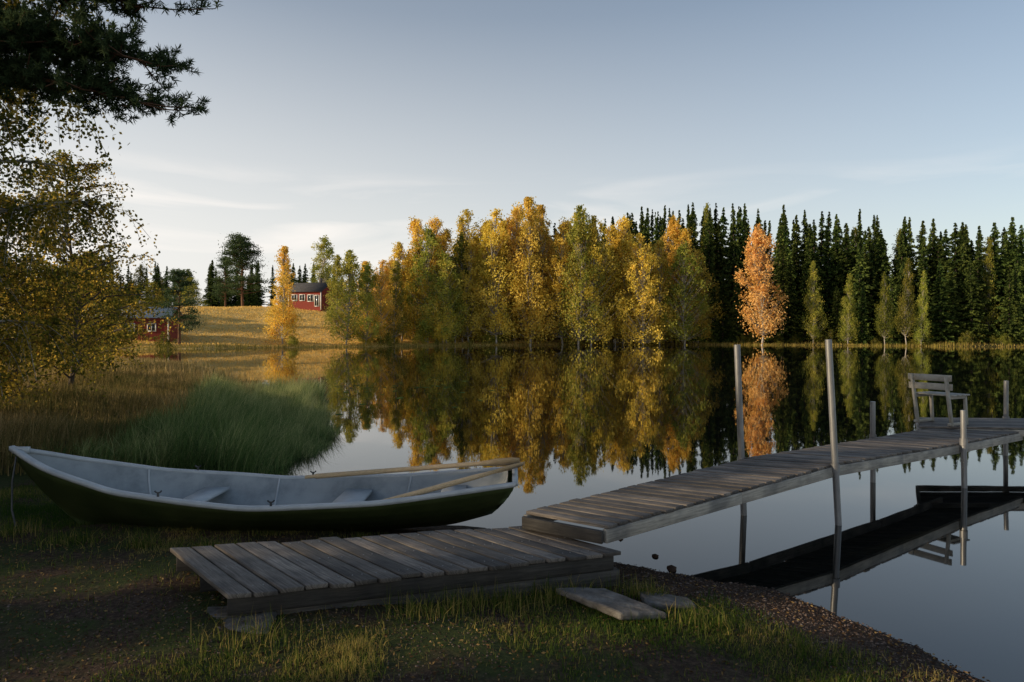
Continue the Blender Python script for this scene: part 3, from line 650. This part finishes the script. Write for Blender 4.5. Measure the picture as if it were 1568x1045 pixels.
weeping('alder_shrub',-11.0,15.2,3.4,2.2,207,900,M_nleaf,low=.04,leaf=.075,per=24,limbs=46,slen=(.3,.8),bark=M_bark,tr=.010)
def nearpine():
    global rng; rng=np.random.default_rng(301);A=Acc();x0,y0=-7.9,8.0;zb=H1(x0,y0)-.1
    A.tube([(x0,y0,zb),(x0+.1,y0,4),(x0-.05,y0+.1,8),(x0,y0,13)],[.19,.16,.12,.03],0,12)
    C=[];AX=[];LR=[]
    def limb(b,e,nb,spread):
        b=np.array(b);e=np.array(e);u=np.linspace(0,1,7);P=b+(e-b)*u[:,None]+np.stack([0*u,0*u,.25*np.sin(u*3.1)],1);A.tube(P,np.linspace(.05,.012,7),0,6)
        for k in range(nb):
            t=rng.uniform(.25,1.0);p=b+(e-b)*t+np.array([0,0,.25*math.sin(t*3.1)])
            q=p+rng.normal(0,1,3)*np.array([spread,spread,spread*.42])*(1.15-.4*t)+(e-b)/np.linalg.norm(e-b)*.15
            A.tube([p,(p+q)/2+(0,0,-.03),q],[.012,.008,.005],0,4)
            for s in range(9):
                sp=lerp(p,q,rng.uniform(.45,1.0))+rng.normal(0,.06,3);sd=rng.normal(0,1,3)+np.array([0,0,.6])+(q-p)*1.5;sd/=np.linalg.norm(sd)
                m=36;tt=rng.uniform(0,.13,m);dd=rng.normal(0,1,(m,3))*.75+sd*.9;dd/=np.linalg.norm(dd,axis=1,keepdims=True)
                C.append(sp+sd*tt[:,None]+dd*.035);AX.append(dd);LR.append(np.clip(rng.random()*.6+rng.random(m)*.4,0,1))
    limb((x0,y0,5.4),(-4.15,7.9,5.1),74,.33);limb((x0,y0,4.9),(-4.3,7.9,4.65),62,.26);limb((x0,y0,6.1),(-4.2,7.8,5.7),60,.38);limb((x0,y0,7.0),(-4.4,8.1,6.4),48,.5)
    limb((x0,y0,5.0),(-4.7,8.3,5.4),34,.36)
    limb((x0,y0,8.2),(-6,10,8.6),26,.6);limb((x0,y0,8.8),(-9.6,9,9.3),26,.6);limb((x0,y0,7.9),(-8.4,5.6,8.4),26,.6);limb((x0,y0,10),(-6.4,7.8,10.6),26,.6);limb((x0,y0,11),(-8.4,8.7,11.8),26,.6)
    C=np.vstack(C);A.leaves(C,.09,.012,1,np.concatenate(LR),np.vstack(AX));A.make('pine_tree',[M_pinebark,M_pine])
nearpine()
# unseen wood left of the beach, added to shade it, gaps pass sun patches
pw=empty('shade_wood')
sh=np.array([math.sin(math.radians(SUN_AZ)),math.cos(math.radians(SUN_AZ))]);pn=np.array([-sh[1],sh[0]])
tg=np.array([-.75,5.3])
def wood_ok(x,y,gaps):
    if x>-.75*y-4.5 and y>-2: return False
    if math.hypot(x,y)<9: return False
    for (px,py,gap) in gaps:
        dx=x-px;dy=y-py
        if abs(dx*sh[1]-dy*sh[0])<gap: return False
    return True
for i in range(84):
    t=R.uniform(13,44);q=R.uniform(-9,7);x=tg[0]+sh[0]*t+pn[0]*q;y=tg[1]+sh[1]*t+pn[1]*q;s=R.choice(SP);hh=R.uniform(10,15)
    if wood_ok(x,y,((-.45,5.35,2.15),(.95,3.85,1.95))): put(s,x,y,hh,22,pw,wid=1.0)
# unseen young birches added in the sun gap to break the beam into dapples
for (t,q,hh) in ((19,.55,6.5),(26,-1.1,9.0),(16,1.9,5.2)):
    x=tg[0]+sh[0]*t+pn[0]*q;y=tg[1]+sh[1]*t+pn[1]*q;put(BD[1],x,y,hh,20,pw,wid=1.1)
A=Acc()
for i in range(90):
    x=rng.normal(-5.0,2.2);y=rng.normal(25,3.5);r=rng.uniform(.05,.12)
    if sdist(np.array([x]),np.array([y]))[0]>-.6: continue
    th=np.linspace(0,5.9,9);V=[(x,y,.006)]+[(x+r*math.cos(t),y+r*math.sin(t),.006) for t in th]
    A.add(V,[[0,k,k+1,k+2] for k in range(1,8,2)],0)
A.make('lily_pads',[M_reed])
P=np.array([[1.35,5.78,.0],[1.28,6.1,.0],[1.05,6.6,-.01]]);pebbles('shallow_stones',P,np.array([.075,.05,.05]),M_peb)
# ---------------------------------------------------------------- light
el=math.radians(SUN_EL);az=math.radians(SUN_AZ)
S=Vector((math.sin(az)*math.cos(el),math.cos(az)*math.cos(el),math.sin(el)))
sd=bpy.data.lights.new('sun','SUN');sd.energy=5.0;sd.angle=math.radians(.6);sd.color=(1,.80,.53);so=bpy.data.objects.new('sun',sd);COL.objects.link(so);so.rotation_euler=S.to_track_quat('Z','Y').to_euler()
w=bpy.data.worlds.new('World');scene.world=w;w.use_nodes=True;nt=w.node_tree;N=nt.nodes;L=nt.links
bg=N['Background'];sky=N.new('ShaderNodeTexSky');sky.sky_type='NISHITA';sky.sun_disc=False;sky.sun_elevation=el;sky.sun_rotation=az;sky.air_density=1.0;sky.dust_density=1.0;sky.ozone_density=1.2
tc=N.new('ShaderNodeTexCoord');sp=N.new('ShaderNodeSeparateXYZ');L.new(tc.outputs['Generated'],sp.inputs[0])
def math_(op,a,b):
    n=N.new('ShaderNodeMath');n.operation=op
    for i,v in enumerate((a,b)):
        if isinstance(v,(int,float)): n.inputs[i].default_value=v
        else: L.new(v,n.inputs[i])
    return n.outputs[0]
hz=ramp(nt,[(.0,(.92,.92,.92)),(.12,(.84,.84,.84)),(.24,(.60,.60,.60)),(.42,(.22,.22,.22)),(.7,(.0,.0,.0))]);L.new(sp.outputs[2],hz.inputs[0])
wl=N.new('ShaderNodeMapRange');wl.inputs[1].default_value=.65;wl.inputs[2].default_value=-.55;wl.inputs[3].default_value=.40;wl.inputs[4].default_value=1.12;L.new(sp.outputs[0],wl.inputs[0])
hf=math_('MULTIPLY',hz.outputs[0],wl.outputs[0])
hm=N.new('ShaderNodeMix');hm.data_type='RGBA';hm.clamp_factor=True;L.new(hf,hm.inputs[0]);L.new(sky.outputs[0],hm.inputs[6]);hm.inputs[7].default_value=(6.7,6.55,6.3,1)
mp=N.new('ShaderNodeMapping');mp.inputs['Scale'].default_value=(1.6,1.6,11);mp.inputs['Rotation'].default_value=(0.0,.03,0);mp.inputs['Location'].default_value=(.3,.7,.1);L.new(tc.outputs['Generated'],mp.inputs[0])
cn=N.new('ShaderNodeTexNoise');cn.inputs['Scale'].default_value=1.8;cn.inputs['Detail'].default_value=6;cn.inputs['Roughness'].default_value=.5;cn.inputs['Distortion'].default_value=.5;L.new(mp.outputs[0],cn.inputs[0])
cr=ramp(nt,[(.48,(0,0,0)),(.74,(1,1,1))]);L.new(cn.outputs[0],cr.inputs[0])
mk=ramp(nt,[(.0,(.2,.2,.2)),(.12,(.8,.8,.8)),(.18,(1,1,1)),(.23,(0,0,0))]);L.new(sp.outputs[2],mk.inputs[0])
cf=math_('MULTIPLY',math_('MULTIPLY',cr.outputs[0],mk.outputs[0]),math_('MULTIPLY',wl.outputs[0],.8))
mx=N.new('ShaderNodeMix');mx.data_type='RGBA';L.new(cf,mx.inputs[0]);L.new(hm.outputs[2],mx.inputs[6]);mx.inputs[7].default_value=(8.6,7.9,7.3,1)
L.new(mx.outputs[2],bg.inputs[0]);bg.inputs[1].default_value=.138
# ---------------------------------------------------------------- camera
cam=bpy.data.cameras.new('camera');co=bpy.data.objects.new('camera',cam);COL.objects.link(co);co.location=(0,0,2);co.rotation_euler=(math.radians(90),0,0)
cam.lens=24;cam.sensor_width=36;cam.shift_y=-12.5/1568;cam.clip_end=4000;cam.clip_start=.05;scene.camera=co
scene.view_settings.view_transform='Standard';scene.view_settings.look='None';scene.view_settings.exposure=0
